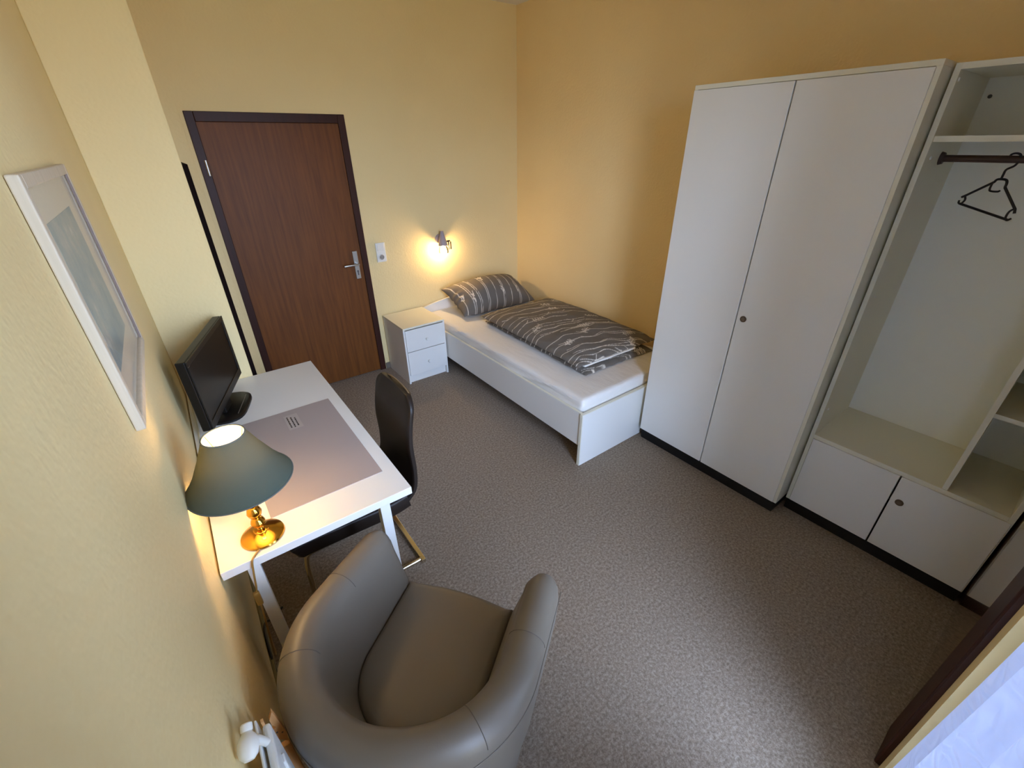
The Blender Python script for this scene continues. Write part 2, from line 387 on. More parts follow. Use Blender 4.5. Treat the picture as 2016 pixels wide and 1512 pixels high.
# ------------------------------------------------------------------ open wardrobe unit
ux, uy0, uy1, uzt, lz = -.4678, -3.0907, -3.8405, 2.067, .52
t = thing('open_wardrobe', 'white open shelf unit with clothes rail and low cupboard beside the wardrobe', 'shelf unit', (ux/2, (uy0+uy1)/2, 0))
bm = bmesh.new(); box(bm, ux, -.004, uy0-.018, uy0, wzb, uzt, bev=.0008); obj('side_panel', bm, M_cream, t, sm=False)
bm = bmesh.new(); box(bm, ux, -.004, uy1, uy1+.018, wzb, uzt, bev=.0008); obj('side_panel', bm, M_cream, t, sm=False)
iy0, iy1 = uy0-.018, uy1+.018
obj('top_panel', B(ux, -.004, iy1, iy0, uzt-.019, uzt), M_cream, t, sm=False)
obj('back_panel', B(-.03, -.02, iy1, iy0, wzb, uzt-.019), M_inner, t, sm=False)
obj('ledge', B(ux, -.03, iy1, iy0, lz-.022, lz, bev=.001), M_cream, t, sm=False)
obj('hat_shelf', B(ux+.01, -.03, iy1, iy0, 1.830, 1.849), M_cream, t, sm=False)
py = -3.611
obj('partition', B(ux+.003, -.03, py-.018, py, lz, 1.830), M_cream, t, sm=False)
for z in (.905, 1.14, 1.45):
    obj('shelf', B(ux+.02, -.03, iy1, py-.018, z-.018, z), M_cream, t, sm=False)
for s, (a, b) in enumerate(((-3.4745, iy0-.002), (uy1+.004, -3.4815))):
    dr = obj('cupboard_door', B(ux-.004, ux+.014, a, b, wzb+.002, lz-.024, bev=.0015), M_white, t)
    if s:
        bm = bmesh.new(); cyl(bm, (ux-.003, -3.516, .367), (ux-.007, -3.516, .367), .016); obj('pull', bm, M_knob, dr)
        bm = bmesh.new(); cyl(bm, (ux-.0065, -3.516, .367), (ux-.0085, -3.516, .367), .009); obj('pull_recess', bm, M_gap, dr)
obj('plinth', B(ux+.018, -.01, uy1+.002, uy0-.002, 0, wzb), M_black, t, sm=False)
bm = bmesh.new(); cyl(bm, (-.268, iy0-.002, 1.772), (-.268, py, 1.772), .0125, n=20); obj('clothes_rail', bm, M_rod, t)
bm = bmesh.new(); cyl(bm, (-.268, iy0, 1.772), (-.268, iy0-.012, 1.772), .024, .020, n=20); obj('rail_socket', bm, M_rod, t)
for x, z in ((-.447, 2.02), (-.406, 1.777), (-.394, 1.232), (-.414, .654)):
    bm = bmesh.new(); cyl(bm, (x, iy0, z), (x, iy0-.004, z), .007, .005, n=12); obj('screw_cap', bm, M_plastic, t)
bm = bmesh.new(); cyl(bm, (-.031, -3.132, 1.985), (-.0295, -3.132, 1.985), .007, n=12); obj('screw_hole', bm, M_plasticd, t)

# hanger
hx, hy, hz = -.268, -3.318, 1.787
t = thing('clothes_hanger', 'black plastic clothes hanger on the brown clothes rail', 'hanger', (hx, hy, 1.56), R(-28))
def H(a, z): return (0, -a, z-1.56)           # a along the hanger
bm = bmesh.new()
tube(bm, catmull([H(-.019, 1.772), H(-.017, 1.787), H(-.004, 1.7915), H(.012, 1.787), H(.017, 1.772), H(.010, 1.752), H(-.010, 1.738), H(-.012, 1.722), H(-.012, 1.705)], 6), .0038, n=8); obj('hook', bm, M_hanger, t, local=True)
bm = bmesh.new(); tube(bm, catmull([H(-.030, 1.695), H(-.022, 1.705), H(.004, 1.705), H(.012, 1.695), H(.013, 1.680)], 4), .0042, n=8)
tube(bm, catmull([H(-.034, 1.690), H(-.034, 1.672), H(-.028, 1.664), H(-.004, 1.664), H(.002, 1.668)], 4), .0034, n=8); obj('neck', bm, M_hanger, t, local=True)
bm = bmesh.new()
tube(bm, [H(-.030, 1.695), H(-.105, 1.642), H(-.118, 1.634)], .0045, n=8)
tube(bm, [H(.013, 1.680), H(.078, 1.612), H(.082, 1.598)], .0045, n=8)
tube(bm, [H(-.115, 1.610), H(.068, 1.575)], .0045, n=8)
tube(bm, catmull([H(-.108, 1.640), H(-.102, 1.625), H(-.110, 1.611), H(-.120, 1.612), H(-.122, 1.622)], 4), .0036, n=8)
tube(bm, catmull([H(.076, 1.614), H(.064, 1.602), H(.062, 1.580), H(.070, 1.573), H(.080, 1.580)], 4), .0036, n=8)
obj('shoulder_frame', bm, M_hanger, t, local=True)

# ------------------------------------------------------------------ bed
bx0, bx1, by1 = -1.129, -.075, -2.1195
t = thing('bed', 'white single bed frame with low footboard along the yellow wall', 'bed', ((bx0+bx1)/2, -1.07, 0))
obj('footboard', B(bx0-.002, bx1, by1, by1+.022, 0, .388, bev=.0015), M_cream, t, sm=False)
obj('footboard_face', B(bx0+.001, bx1-.003, by1-.003, by1+.001, .003, .385), M_white, t, sm=False)
for x in (bx0+.004, bx1-.024):
    obj('side_rail', B(x, x+.02, by1+.0225, -.034, .148, .386, bev=.0015), M_white, t, sm=False)
    obj('rail_edge', B(x+.001, x+.019, by1+.0225, -.034, .386, .3885), M_cream, t, sm=False)
bm = bmesh.new()
cx = (bx0+bx1)/2; hw = (bx1-bx0)/2
pts = [(-hw, 0), (hw, 0)]+[(hw*math.cos(a), .0) for a in ()]
top = [(hw*s, .505+.055*(1-abs(s)**2.4)) for s in np.linspace(1, -1, 25)]
ring = [(-hw, 0), (hw, 0)]+top
fr = [bm.verts.new((cx+x, -.033, z)) for x, z in ring]; bk = [bm.verts.new((cx+x, -.013, z)) for x, z in ring]
bm.faces.new(fr); bm.faces.new(bk[::-1])
for i in range(len(ring)): bm.faces.new((fr[i], bk[i], bk[(i+1) % len(ring)], fr[(i+1) % len(ring)]))
obj('headboard', bm, M_white, t)
for k in range(12):
    y = -.16-k*.165; obj('slat', B(bx0+.026, bx1-.026, y-.035, y+.035, .262, .278), M_pine, t, sm=False)
obj('slat_ledge', B(bx0+.0245, bx0+.05, by1+.03, -.04, .235, .2615), M_cream, t, sm=False)
obj('slat_ledge', B(bx1-.05, bx1-.0245, by1+.03, -.04, .235, .2615), M_cream, t, sm=False)

# mattress with fitted sheet
def rounded_slab(x0, x1, y0, y1, z0, z1, r, nx, ny, nz, disp):
    """closed box with dense faces, rounded, displaced by disp(p, n)"""
    bm = bmesh.new()
    c = Vector(((x0+x1)/2, (y0+y1)/2, (z0+z1)/2)); h = Vector(((x1-x0)/2, (y1-y0)/2, (z1-z0)/2))
    def face(nu, nv, f):
        V = [[bm.verts.new(f(i/nu*2-1, j/nv*2-1)) for j in range(nv+1)] for i in range(nu+1)]
        for i in range(nu):
            for j in range(nv): bm.faces.new((V[i][j], V[i+1][j], V[i+1][j+1], V[i][j+1]))
    face(nx, ny, lambda a, b: (a, b, 1)); face(nx, ny, lambda a, b: (a, b, -1))
    face(nx, nz, lambda a, b: (a, 1, b)); face(nx, nz, lambda a, b: (a, -1, b))
    face(ny, nz, lambda a, b: (1, a, b)); face(ny, nz, lambda a, b: (-1, a, b))
    bmesh.ops.remove_doubles(bm, verts=bm.verts[:], dist=1e-5)
    for v in bm.verts:
        p = Vector((v.co.x*h.x, v.co.y*h.y, v.co.z*h.z))
        q = Vector((max(-h.x+r, min(h.x-r, p.x)), max(-h.y+r, min(h.y-r, p.y)), max(-h.z+r, min(h.z-r, p.z))))
        dd = p-q
        nrm = dd.normalized() if dd.length > 1e-9 else Vector((0, 0, 1))
        if dd.length > 1e-9: p = q+nrm*r
        v.co = c+p+nrm*disp(c+p, nrm)
    return bm
def sheet_disp(p, n):
    s = abs(n.x)
    f = math.sin((p.y*1.0+p.z*5.5)*11+3*noise.noise(Vector((p.y*1.5, p.z*2, 0))))
    d = .013*s*max(0, f)**3*(.4+.6*(noise.noise(Vector((p.y*1.3, 7, 1)))+.5))
    d += .004*noise.noise(Vector((p.x*3, p.y*3, p.z*4)))
    return d
mbm = rounded_slab(bx0+.031, bx1-.031, by1+.034, -.045, .28, .462, .028, 40, 130, 14, sheet_disp)
single('mattress', mbm, M_sheet, 'mattress in a white fitted sheet on the white bed frame', 'mattress', ((bx0+bx1)/2, -1.07, .28))

# ------------------------------------------------------------------ printed bedding
class Print:
    def __init__(s, w, l, res=.002):
        s.w, s.l, s.res = w, l, res; s.a = np.zeros((int(w/res)+2, int(l/res)+2), np.float32)
    def stroke(s, pts, r):
        pts = np.array(pts, float)
        for p, q in zip(pts, pts[1:]):
            n = max(2, int(np.hypot(*(q-p))/s.res)+1)
            for t_ in np.linspace(0, 1, n):
                x, y = p+(q-p)*t_
                i, j = (x+s.w/2)/s.res, (y+s.l/2)/s.res; k = r/s.res; kk = int(k)+1
                for a in range(int(i)-kk, int(i)+kk+2):
                    for b in range(int(j)-kk, int(j)+kk+2):
                        if 0 <= a < s.a.shape[0] and 0 <= b < s.a.shape[1]:
                            v = min(1, max(0, k+.5-math.hypot(a-i, b-j)))
                            if v > s.a[a, b]: s.a[a, b] = v
    def get(s, x, y):
        i = int(round((x+s.w/2)/s.res)); j = int(round((y+s.l/2)/s.res))
        return float(s.a[min(max(i, 0), s.a.shape[0]-1), min(max(j, 0), s.a.shape[1]-1)])
def branch_print(w, l, step, seed, n_sprig, arc=.10, r=.0022):
    rg = random.Random(seed); P = Print(w, l); y = -l/2-.1
    while y < l/2+.15:
        ph, A, B_ = rg.uniform(-.5, .5), arc*rg.uniform(.7, 1.2), rg.uniform(.004, .012)
        f = lambda x, y=y, ph=ph, A=A, B_=B_: y+.12-A*2.2*(x/w+.5)**1.6+B_*math.sin(x*30+ph*9)
        x0, x1 = (-w/2, w/2) if rg.random() < .6 else ((-w/2, rg.uniform(0, w*.4)) if rg.random() < .6 else (rg.uniform(-w*.3, 0), w/2))
        xs = np.linspace(x0, x1, 40); P.stroke([(x, f(x)) for x in xs], r)
        if rg.random() < .55: P.stroke([(x, f(x)+.013+.01*math.sin(x*12)) for x in xs[3:-6]], r*.8)
        for _ in range(rg.randint(0, 2)):      # twigs
            x = rg.uniform(x0, x1); s = rg.choice((-1, 1))
            P.stroke([(x, f(x)), (x+.03*s, f(x)+.012), (x+.05*s, f(x)+.034)], r)
        y += step*rg.uniform(.55, 1.35)
    for k in range(n_sprig):                   # leaf sprigs
        x, y = rg.uniform(-w*.44, w*.44), -l/2+(k+.5)/n_sprig*l+rg.uniform(-.04, .04); a = rg.uniform(-.6, .6)+(math.pi if rg.random() < .3 else 0)
        L_ = rg.uniform(.07, .12); ux_, uy_ = math.cos(a), math.sin(a)
        P.stroke([(x-ux_*L_/2, y-uy_*L_/2), (x+ux_*L_/2, y+uy_*L_/2)], r*.9)
        for m_ in range(5):
            t_ = -L_/2+L_*(m_+.6)/5
            for s in (-1, 1):
                b = a+s*rg.uniform(.6, 1.1); q = rg.uniform(.018, .032)
                bx_, by_ = x+ux_*t_, y+uy_*t_
                P.stroke([(bx_, by_), (bx_+math.cos(b)*q*.6, by_+math.sin(b)*q*.6), (bx_+math.cos(b+.3*s)*q, by_+math.sin(b+.3*s)*q)], r*1.25)
    return P
def puffy(name, w, l, H, nx, ny, pr, fold, parent=None, pinch=.05, pw=3.2, seed=0, bottom=.35, flat=False):
    """a stuffed rectangular cover centred at the origin: top dome, flatter underside, 'print' attribute"""
    bm = bmesh.new(); lay = None
    def prof(a): return max(0, 1-abs(a)**pw)**.55
    top = []; bot = []; uv = {}
    for i in range(nx+1):
        a = i/nx*2-1; rt, rb = [], []
        for j in range(ny+1):
            b = j/ny*2-1
            # ease so that the verts crowd the edge
            A = math.sin(a*math.pi/2)*.35+a*.65; Bv = math.sin(b*math.pi/2)*.35+b*.65
            x = A*w/2*(1-pinch*(1-Bv*Bv)); y = Bv*l/2*(1-pinch*(1-A*A))
            h = prof(A)*prof(Bv)
            edge = (1-min(1, h*1.6))
            wr = fold(x, y, edge, seed)
            vt = bm.verts.new((x, y, H*h+wr*(.25+h*.75))); rt.append(vt); uv[vt] = (A*w/2, Bv*l/2)
            if i in (0, nx) or j in (0, ny): rb.append(vt)
            else:
                vb = bm.verts.new((x, y, -H*bottom*h+wr*.3*(1-h))); rb.append(vb); uv[vb] = (-A*w/2, Bv*l/2)
        top.append(rt); bot.append(rb)
    for i in range(nx):
        for j in range(ny):
            bm.faces.new((top[i][j], top[i+1][j], top[i+1][j+1], top[i][j+1]))
            q = (bot[i][j], bot[i][j+1], bot[i+1][j+1], bot[i+1][j])
            if len(set(q)) == 4 and not all(v in top[0]+top[-1] for v in q):
                try: bm.faces.new(q)
                except ValueError: pass
    bm.verts.index_update()
    vals = np.zeros(len(bm.verts), np.float32)
    for v, (x, y) in uv.items(): vals[v.index] = pr.get(x, y)
    return bm, vals
def set_print(o, vals):
    at = o.data.attributes.new('print', 'FLOAT', 'POINT'); at.data.foreach_set('value', vals)

def fold_duvet(x, y, e, s):
    n1 = noise.noise(Vector((x*5+s, y*5, 3))); n2 = noise.noise(Vector((x*14, y*14+s, 8)))
    return .012*n1+.004*n2+e*.010*math.sin(x*60+y*45+4*n1)
dv = thing('duvet', 'folded grey duvet printed with white branches on the bed', 'duvet', (-.500, -1.250, .468), R(-1.5))
DW, DL = .79, 1.235
prn = branch_print(DW, DL, .070, 11, 13)
bm, vals = puffy('upper', DW, DL, .085, 200, 320, prn, fold_duvet, pinch=.02, pw=3.4, bottom=.42)
bm.transform(Matrix.Translation((0, .012, .066)))
o = obj('upper_layer', bm, M_print, dv, local=True, recalc=False, ang=80); set_print(o, vals)
prn2 = branch_print(DW, DL, .062, 12, 14)
bm, vals = puffy('lower', DW-.10, DL+.03, .050, 120, 190, prn2, fold_duvet, pinch=.012, pw=7, seed=5, bottom=.05)
bm.transform(Matrix.Translation((0, 0, .004)))
o = obj('lower_layer', bm, M_print, dv, local=True, recalc=False, ang=80); set_print(o, vals)
bm = rounded_slab(-DW/2+.06, DW/2-.22, -DL/2+.012, -DL/2+.4, .050, .066, .0075, 40, 20, 4, lambda p, n: .003*noise.noise(p*9))
obj('white_filling', bm, M_sheet, dv, local=True)

def fold_pillow(x, y, e, s):
    n1 = noise.noise(Vector((x*6, y*6, 1)))
    return .012*n1+e*(.030 if x < 0 else .014)*math.sin(y*55+6*n1+x*20)
PW, PL = .82, .42
prp = branch_print(PW, PL, .075, 5, 2, arc=.02)
prp2 = Print(PW, PL)
def pillow_print():
    rg = random.Random(8); P = Print(PW, PL); x = -PW/2+.03
    while x < PW/2:
        A = rg.uniform(.01, .03); ys = np.linspace(-PL/2, PL/2, 30); P.stroke([(x+A*math.sin(y*6+x*9), y) for y in ys], .0024)
        if rg.random() < .5: P.stroke([(x+.016+A*math.sin(y*6+x*9), y) for y in ys[:-8]], .002)
        x += rg.uniform(.075, .11)
    for x, y in ((-.27, -.12), (-.1, .06), (.05, -.13), (.22, -.12), (.32, .02), (-.36, -.05)):
        for m_ in range(6):
            b = 1.5+rg.uniform(-.7, .7); q = rg.uniform(.02, .05); yy = y+rg.uniform(-.04, .04)
            P.stroke([(x, yy), (x+math.cos(b)*q, yy+math.sin(b)*q)], .0032)
    return P
bm, vals = puffy('pillow', PW, PL, .175, 190, 120, pillow_print(), fold_pillow, pinch=.07, pw=2.3, seed=2, bottom=.45)
plw = obj('pillow', bm, M_print, None, recalc=False, ang=80); set_print(plw, vals)
plw.location = (-.545, -.262, .568); plw.rotation_euler = (R(22), R(1), R(1))
plw['label'] = 'plump grey pillow with white branch print at the headboard'; plw['category'] = 'pillow'

# ------------------------------------------------------------------ nightstand
nx0, nx1, ny, nz = -1.5213, -1.137, -.4371, .5153
t = thing('nightstand', 'small white two-drawer nightstand between the brown door and bed', 'nightstand', ((nx0+nx1)/2, -.23, 0))
for a in (nx0, nx1-.015): obj('side_panel', B(a, a+.015, ny+.002, -.016, 0, nz-.016, bev=.001), M_white, t, sm=False)
obj('top_panel', B(nx0, nx1, ny, -.016, nz-.016, nz, bev=.0015), M_cream, t, sm=False)
obj('back_panel', B(nx0+.0155, nx1-.0155, -.026, -.018, .06, nz-.0165), M_inner, t, sm=False)
obj('plinth', B(nx0+.0155, nx1-.0155, ny+.03, ny+.045, 0, .073), M_white, t, sm=False)
for z0, z1 in ((.300, nz-.024), (.078, .294)):
    dr = obj('drawer', B(nx0+.0165, nx1-.0165, ny-.002, ny+.014, z0, z1, bev=.0015), M_white, t, sm=False)
    kx, kz = (nx0+nx1)/2+.008, (z0+z1)/2-.01
    bm = lathe(bmesh.new(), [(0, .024), (.009, .0235), (.0125, .019), (.011, .013), (.006, .009), (.005, 0)], n=24)
    bm.transform(Matrix.Translation((kx, ny-.002, kz)) @ Matrix.Rotation(R(90), 4, 'X'))
    obj('knob', bm, M_plastic, dr)

# ------------------------------------------------------------------ switch and socket, wall lamp
t = thing('switch_socket', 'white light switch above a round wall socket beside the brown door', 'wall socket', (-1.444, -.005, 1.05))
obj('cover_plate', B(-1.485, -1.403, -.011, -.001, .972, 1.128, bev=.003), M_plastic, t)
obj('rocker', B(-1.472, -1.416, -.016, -.0105, 1.064, 1.115, bev=.002), M_plastic, t)
bm = bmesh.new(); cyl(bm, (-1.444, -.0105, 1.012), (-1.444, -.0145, 1.012), .027, .026); so = obj('socket_ring', bm, M_plastic, t)
bm = bmesh.new(); cyl(bm, (-1.444, -.0140, 1.012), (-1.444, -.0150, 1.012), .0205)
obj('socket_well', bm, mat('socket_shadow_grey', srgb(150, 146, 140), .6), so)
bm = bmesh.new()
for dx in (-.0095, .0095): cyl(bm, (-1.444+dx, -.0148, 1.012), (-1.444+dx, -.0156, 1.012), .0035, n=12)
obj('pin_hole', bm, M_plasticd, so)

M_lampmetal = mat('grey_lilac_metal', srgb(172, 160, 166), .45, .1)
t = thing('wall_lamp', 'small grey wall spot lamp glowing warm above the bed', 'wall lamp', (-.89, 0, 1.08))
bm = bmesh.new(); cyl(bm, (-.885, -.001, 1.09), (-.885, -.016, 1.09), .045, .038, n=28); obj('wall_plate', bm, M_lampmetal, t)
bm = bmesh.new(); tube(bm, catmull([(-.885, -.014, 1.10), (-.885, -.04, 1.135), (-.888, -.062, 1.15)], 6), .012, n=12); obj('arm', bm, M_lampmetal, t)
bm = bmesh.new(); d_ = Vector((-.06, -.14, -1)).normalized(); p0 = Vector((-.888, -.062, 1.168))
cyl(bm, p0, p0+d_*.03, .013, .020); cyl(bm, p0+d_*.03, p0+d_*.125, .020, .044); obj('lamp_head', bm, M_lampmetal, t)
for dx in (.0, .022):
    obj('swivel_pin', B(-.846+dx, -.836+dx, -.088, -.076, 1.005, 1.072, bev=.002), M_rod, t)
obj('swivel_clip', B(-.868, -.824, -.088, -.076, 1.073, 1.086, bev=.002), M_rod, t)
c0 = p0+d_*.125
gl = bmesh.new(); lathe(gl, [(.034, 0), (.042, -.02), (.047, -.045), (.045, -.062)], n=32)
rotm = Matrix.Translation(c0) @ Vector((0, 0, -1)).rotation_difference(d_).to_matrix().to_4x4(); gl.transform(rotm); obj('glass_shade', gl, M_lampglass, t, recalc=False)
bb = bmesh.new(); lathe(bb, [(.008, .005), (.011, -.008), (.022, -.025), (.028, -.045), (.024, -.064), (.012, -.075), (0, -.077)], n=24); bb.transform(rotm); obj('bulb', bb, M_bulbw, t)

# ------------------------------------------------------------------ desk
ex0, ex1, ey0, ey1, ez = -2.984, -2.3604, -1.050, -2.4206, .72
t = thing('desk', 'white rectangular desk standing along the left wall', 'desk', ((ex0+ex1)/2, (ey0+ey1)/2, 0))
obj('desk_top', B(ex0, ex1, ey1, ey0, ez-.032, ez, bev=.002), M_white, t)
for x in (-2.925, -2.488):
    for y in (ey1+.012, ey0-.055):
        obj('leg', B(x+.004, x+.041, y, y+.04, 0, ez-.0325, bev=.002), M_white, t)

pd = thing('desk_pad', 'grey rectangular desk pad lying on the white desk', 'desk pad', (-2.61, -1.92, ez))
obj('mat_sheet', B(-2.815, -2.412, -2.272, -1.568, ez+.0004, ez+.0024, bev=.0008), M_pad, pd)
nt = obj('note', B(-2.635, -2.575, -1.752, -1.615, ez+.0026, ez+.0030), M_note, pd, sm=False)
bm = bmesh.new()
for x, ya, yb in ((-2.622, -1.735, -1.632), (-2.607, -1.738, -1.640), (-2.592, -1.732, -1.652)):
    y = ya
    rg = random.Random(int(-x*1000))
    while y < yb:
        L_ = rg.uniform(.008, .02); box(bm, x-.0028, x+.0028, y, min(yb, y+L_), ez+.0030, ez+.0034); y += L_+.004
obj('printed_lines', bm, M_ink, nt, sm=False)

# ------------------------------------------------------------------ television (turned towards the bed)
A_, Bp = Vector((-2.912, -1.660, 0)), Vector((-2.7305, -1.130, 0))
mid = (A_+Bp)/2; tv_w = (Bp-A_).length; ang = math.atan2(Bp.y-A_.y, Bp.x-A_.x)
t = thing('television', 'small black flat-screen television on the white desk', 'television', (mid.x, mid.y, ez), ang)
zb, zt = .068, .388
bm = B(-tv_w/2, tv_w/2, -.006, .030, zb, zt, bev=.005); obj('housing', bm, M_tvb, t, local=True)
bm = bmesh.new(); box(bm, -tv_w/2, tv_w/2, -.012, -.0062, zb, zb+.036, bev=.002); box(bm, -tv_w/2, tv_w/2, -.012, -.0062, zt-.022, zt, bev=.002)
box(bm, -tv_w/2, -tv_w/2+.024, -.012, -.0062, zb+.036, zt-.022, bev=.002); box(bm, tv_w/2-.024, tv_w/2, -.012, -.0062, zb+.036, zt-.022, bev=.002)
obj('bezel', bm, M_tvb, t, local=True)
obj('screen', B(-tv_w/2+.0245, tv_w/2-.0245, -.0085, -.0065, zb+.0365, zt-.0225), M_tvs, t, local=True, sm=False)
obj('back_cover', B(-tv_w/2+.07, tv_w/2-.07, .0305, .055, zb+.05, zt-.05, bev=.01), M_tvb, t, local=True)
obj('neck', B(-.05, .05, .000, .024, .018, zb-.0005, bev=.004), M_tvb, t, local=True)
bm = bmesh.new(); prof = []
for k in range(32):
    a = 2*math.pi*k/32; prof.append((.025+.148*abs(math.cos(a))**.55*math.copysign(1, math.cos(a)), .018+.095*abs(math.sin(a))**.7*math.copysign(1, math.sin(a))))
r0 = [bm.verts.new((x, y, .0005)) for x, y in prof]; r1 = [bm.verts.new((x, y, .010)) for x, y in prof]; r2 = [bm.verts.new(((x-.025)*.93+.025, (y-.018)*.9+.018, .017)) for x, y in prof]
for a, b in ((r0, r1), (r1, r2)):
    for k in range(32): bm.faces.new((a[k], a[(k+1) % 32], b[(k+1) % 32], b[k]))
bm.faces.new(r0[::-1]); bm.faces.new(r2)
st = obj('stand_base', bm, M_tvb, t, local=True)
obj('base_ridge', B(-.07, .12, -.050, -.047, .0165, .0185), M_steel, st, local=True, sm=False)
bm = bmesh.new(); zz = ez+.004
tube(bm, catmull([(-2.878, -1.42, zz+.12), (-2.900, -1.46, zz+.02), (-2.920, -1.56, zz), (-2.938, -1.64, zz), (-2.940, -1.75, zz), (-2.932, -1.88, zz), (-2.935, -2.0, zz)], 8), .0028, n=8)
obj('power_cord', bm, M_cable, t)
bm = bmesh.new(); tube(bm, catmull([(-2.965, -1.10, zz), (-2.967, -1.28, zz), (-2.962, -1.45, zz), (-2.964, -1.62, zz), (-2.962, -1.80, zz), (-2.958, -1.98, zz), (-2.955, -2.12, zz)], 8), .0042, n=8)
single('cable', bm, M_cablew, 'white cable along the wall edge of the desk behind the television', 'cable', (-2.96, -1.6, ez))

# ------------------------------------------------------------------ table lamp
lx, ly = -2.850, -2.335
t = thing('table_lamp', 'brass table lamp with a grey-green cone shade on the desk', 'table lamp', (lx, ly, ez))
bm = lathe(bmesh.new(), [(0, .0005), (.064, .0005), (.066, .004), (.064, .009), (.056, .014), (.044, .020), (.030, .025), (.023, .027), (.022, .030), (.016, .033), (0, .033)], (lx, ly, ez), 56); obj('lamp_base', bm, M_brass, t)
bm = bmesh.new()
lathe(bm, [(0, .033), (.010, .034), (.008, .040), (.010, .044), (.018, .052), (.0215, .062), (.018, .073), (.010, .080), (.012, .083), (.019, .092), (.022, .104), (.018, .118), (.010, .126), (.011, .130), (.015, .138), (.017, .150), (.013, .165), (.008, .172), (.008, .235), (.012, .238), (.016, .25), (.016, .285), (0, .286)], (lx, ly, ez), 32); obj('stem', bm, M_brass, t)
zb, zt, rb, rtp = 1.130-.175, 1.122, .144, .055
bm = bmesh.new(); lathe(bm, [(rb, zb), (rb*.72+rtp*.28-.005, zb+.045), (rb*.36+rtp*.64-.004, zb+.105), (rtp, zt)], (lx, ly, 0), 64)
sh = obj('shade', bm, M_shade, t, recalc=False)
M_rim = mat('shade_rim_linen', srgb(92, 98, 92), .8)
for r_, z in ((rb, zb), (rtp, zt)):
    obj('shade_rim', tube(bmesh.new(), [(lx+r_*math.cos(2*math.pi*k/64), ly+r_*math.sin(2*math.pi*k/64), z) for k in range(64)], .0022, n=8, closed=True), M_rim, sh)
bm = bmesh.new()
for k in range(3):
    a = 2*math.pi*k/3+.4; cyl(bm, (lx+.012*math.cos(a), ly+.012*math.sin(a), 1.0), (lx+rtp*math.cos(a), ly+rtp*math.sin(a), zt-.004), .0014, n=6)
obj('shade_carrier', bm, M_brass, sh)
bm = bmesh.new(); lathe(bm, [(0, 1.006), (.012, 1.008), (.018, 1.02), (.025, 1.038), (.028, 1.054), (.025, 1.070), (.016, 1.082), (0, 1.087)], (lx, ly, 0), 28); obj('bulb', bm, M_bulb, t)
bm = bmesh.new(); tube(bm, catmull([(lx-.02, ly-.062, ez+.006), (lx-.035, ly-.075, ez+.004), (-2.898, -2.424, ez-.002), (-2.906, -2.430, ez-.04), (-2.915, -2.434, .62), (-2.922, -2.436, .59)], 8), .003, n=8); co = obj('cord', bm, M_cordg, t)
bm = B(-2.931, -2.913, -2.445, -2.428, .545, .60, bev=.004); obj('cord_switch', bm, M_cordg, t)
bm = bmesh.new(); tube(bm, catmull([(-2.922, -2.436, .545), (-2.935, -2.42, .40), (-2.955, -2.36, .2), (-2.965, -2.25, .05), (-2.972, -2.1, .02)], 8), .003, n=8); obj('lower_cord', bm, M_cordg, t)

bm = bmesh.new(); tube(bm, catmull([(-2.90, -2.02, .012), (-2.945, -2.06, .02), (-2.973, -2.09, .05), (-2.982, -2.16, .062), (-2.982, -2.3, .04), (-2.975, -2.42, .012), (-2.96, -2.6, .008)], 8), .005, n=8)
single('power_cable', bm, M_cable, 'thin black cable hanging low on the wall beside the armchair', 'cable', (-2.97, -2.3, 0))

# ------------------------------------------------------------------ cantilever chair at the desk
cy = -1.975
t = thing('cantilever_chair', 'dark brown leather cantilever chair pushed under the white desk', 'chair', (-2.45, cy, 0))
def shell(prof, half, th, n_w=16, tex=.6):
    """prof: list of (x,z); half(s): half width; a padded sheet swept along Y"""
    pr = catmull([(x, 0, z) for x, z in prof], 8); N = len(pr); bm = bmesh.new(); P = []
    for i, p in enumerate(pr):
        tg = (pr[min(i+1, N-1)]-pr[max(i-1, 0)]).normalized(); nr = Vector((-tg.z, 0, tg.x)); s = i/(N-1); row = []
        hh = half(s)
        ring_ = []
        for k in range(2*n_w):
            a = 2*math.pi*k/(2*n_w); cxx, szz = math.cos(a), math.sin(a)
            yy = math.copysign(abs(cxx)**.35, cxx)*hh; tt = math.copysign(abs(szz)**tex, szz)*th/2
            bow = .012*(1-(yy/hh)**2) if hh > 1e-4 else 0
            ring_.append(p+nr*(tt)+Vector((bow, cy+yy, 0)) if False else p+nr*(tt-bow)+Vector((0, cy+yy, 0)))
        P.append(ring_)
    V = grid_mesh(bm, P, closed_v=True)
    bm.faces.new(V[0][::-1]); bm.faces.new(V[-1])
    return bm
sb = shell([(-2.785, .412), (-2.74, .424), (-2.55, .418), (-2.38, .412), (-2.295, .425)], lambda s: .205*(1-.12*(max(0, .12-s)/.12)**2), .092, 24, .28)
obj('seat', sb, M_bleather, t)
bbk = shell([(-2.300, .425), (-2.258, .47), (-2.244, .56), (-2.244, .70), (-2.226, .82), (-2.200, .915)], lambda s: .205-.018*s-(.05*max(0, (s-.86)/.14)**2.2), .036)
bk = obj('backrest', bbk, M_bleather, t)
bm = bmesh.new(); pts = []
for k in range(25):
    a = -1+2*k/24; s = 1-.10*abs(a)**3.2; hh = .178*a*(1-.10*abs(a)**6)
    pts.append((-2.200-.012*(1-a*a)*-1+.004, cy+hh*.97, .918-.034*abs(a)**3.4))
tube(bm, pts, .0035, n=8); obj('top_piping', bm, M_piping, bk)
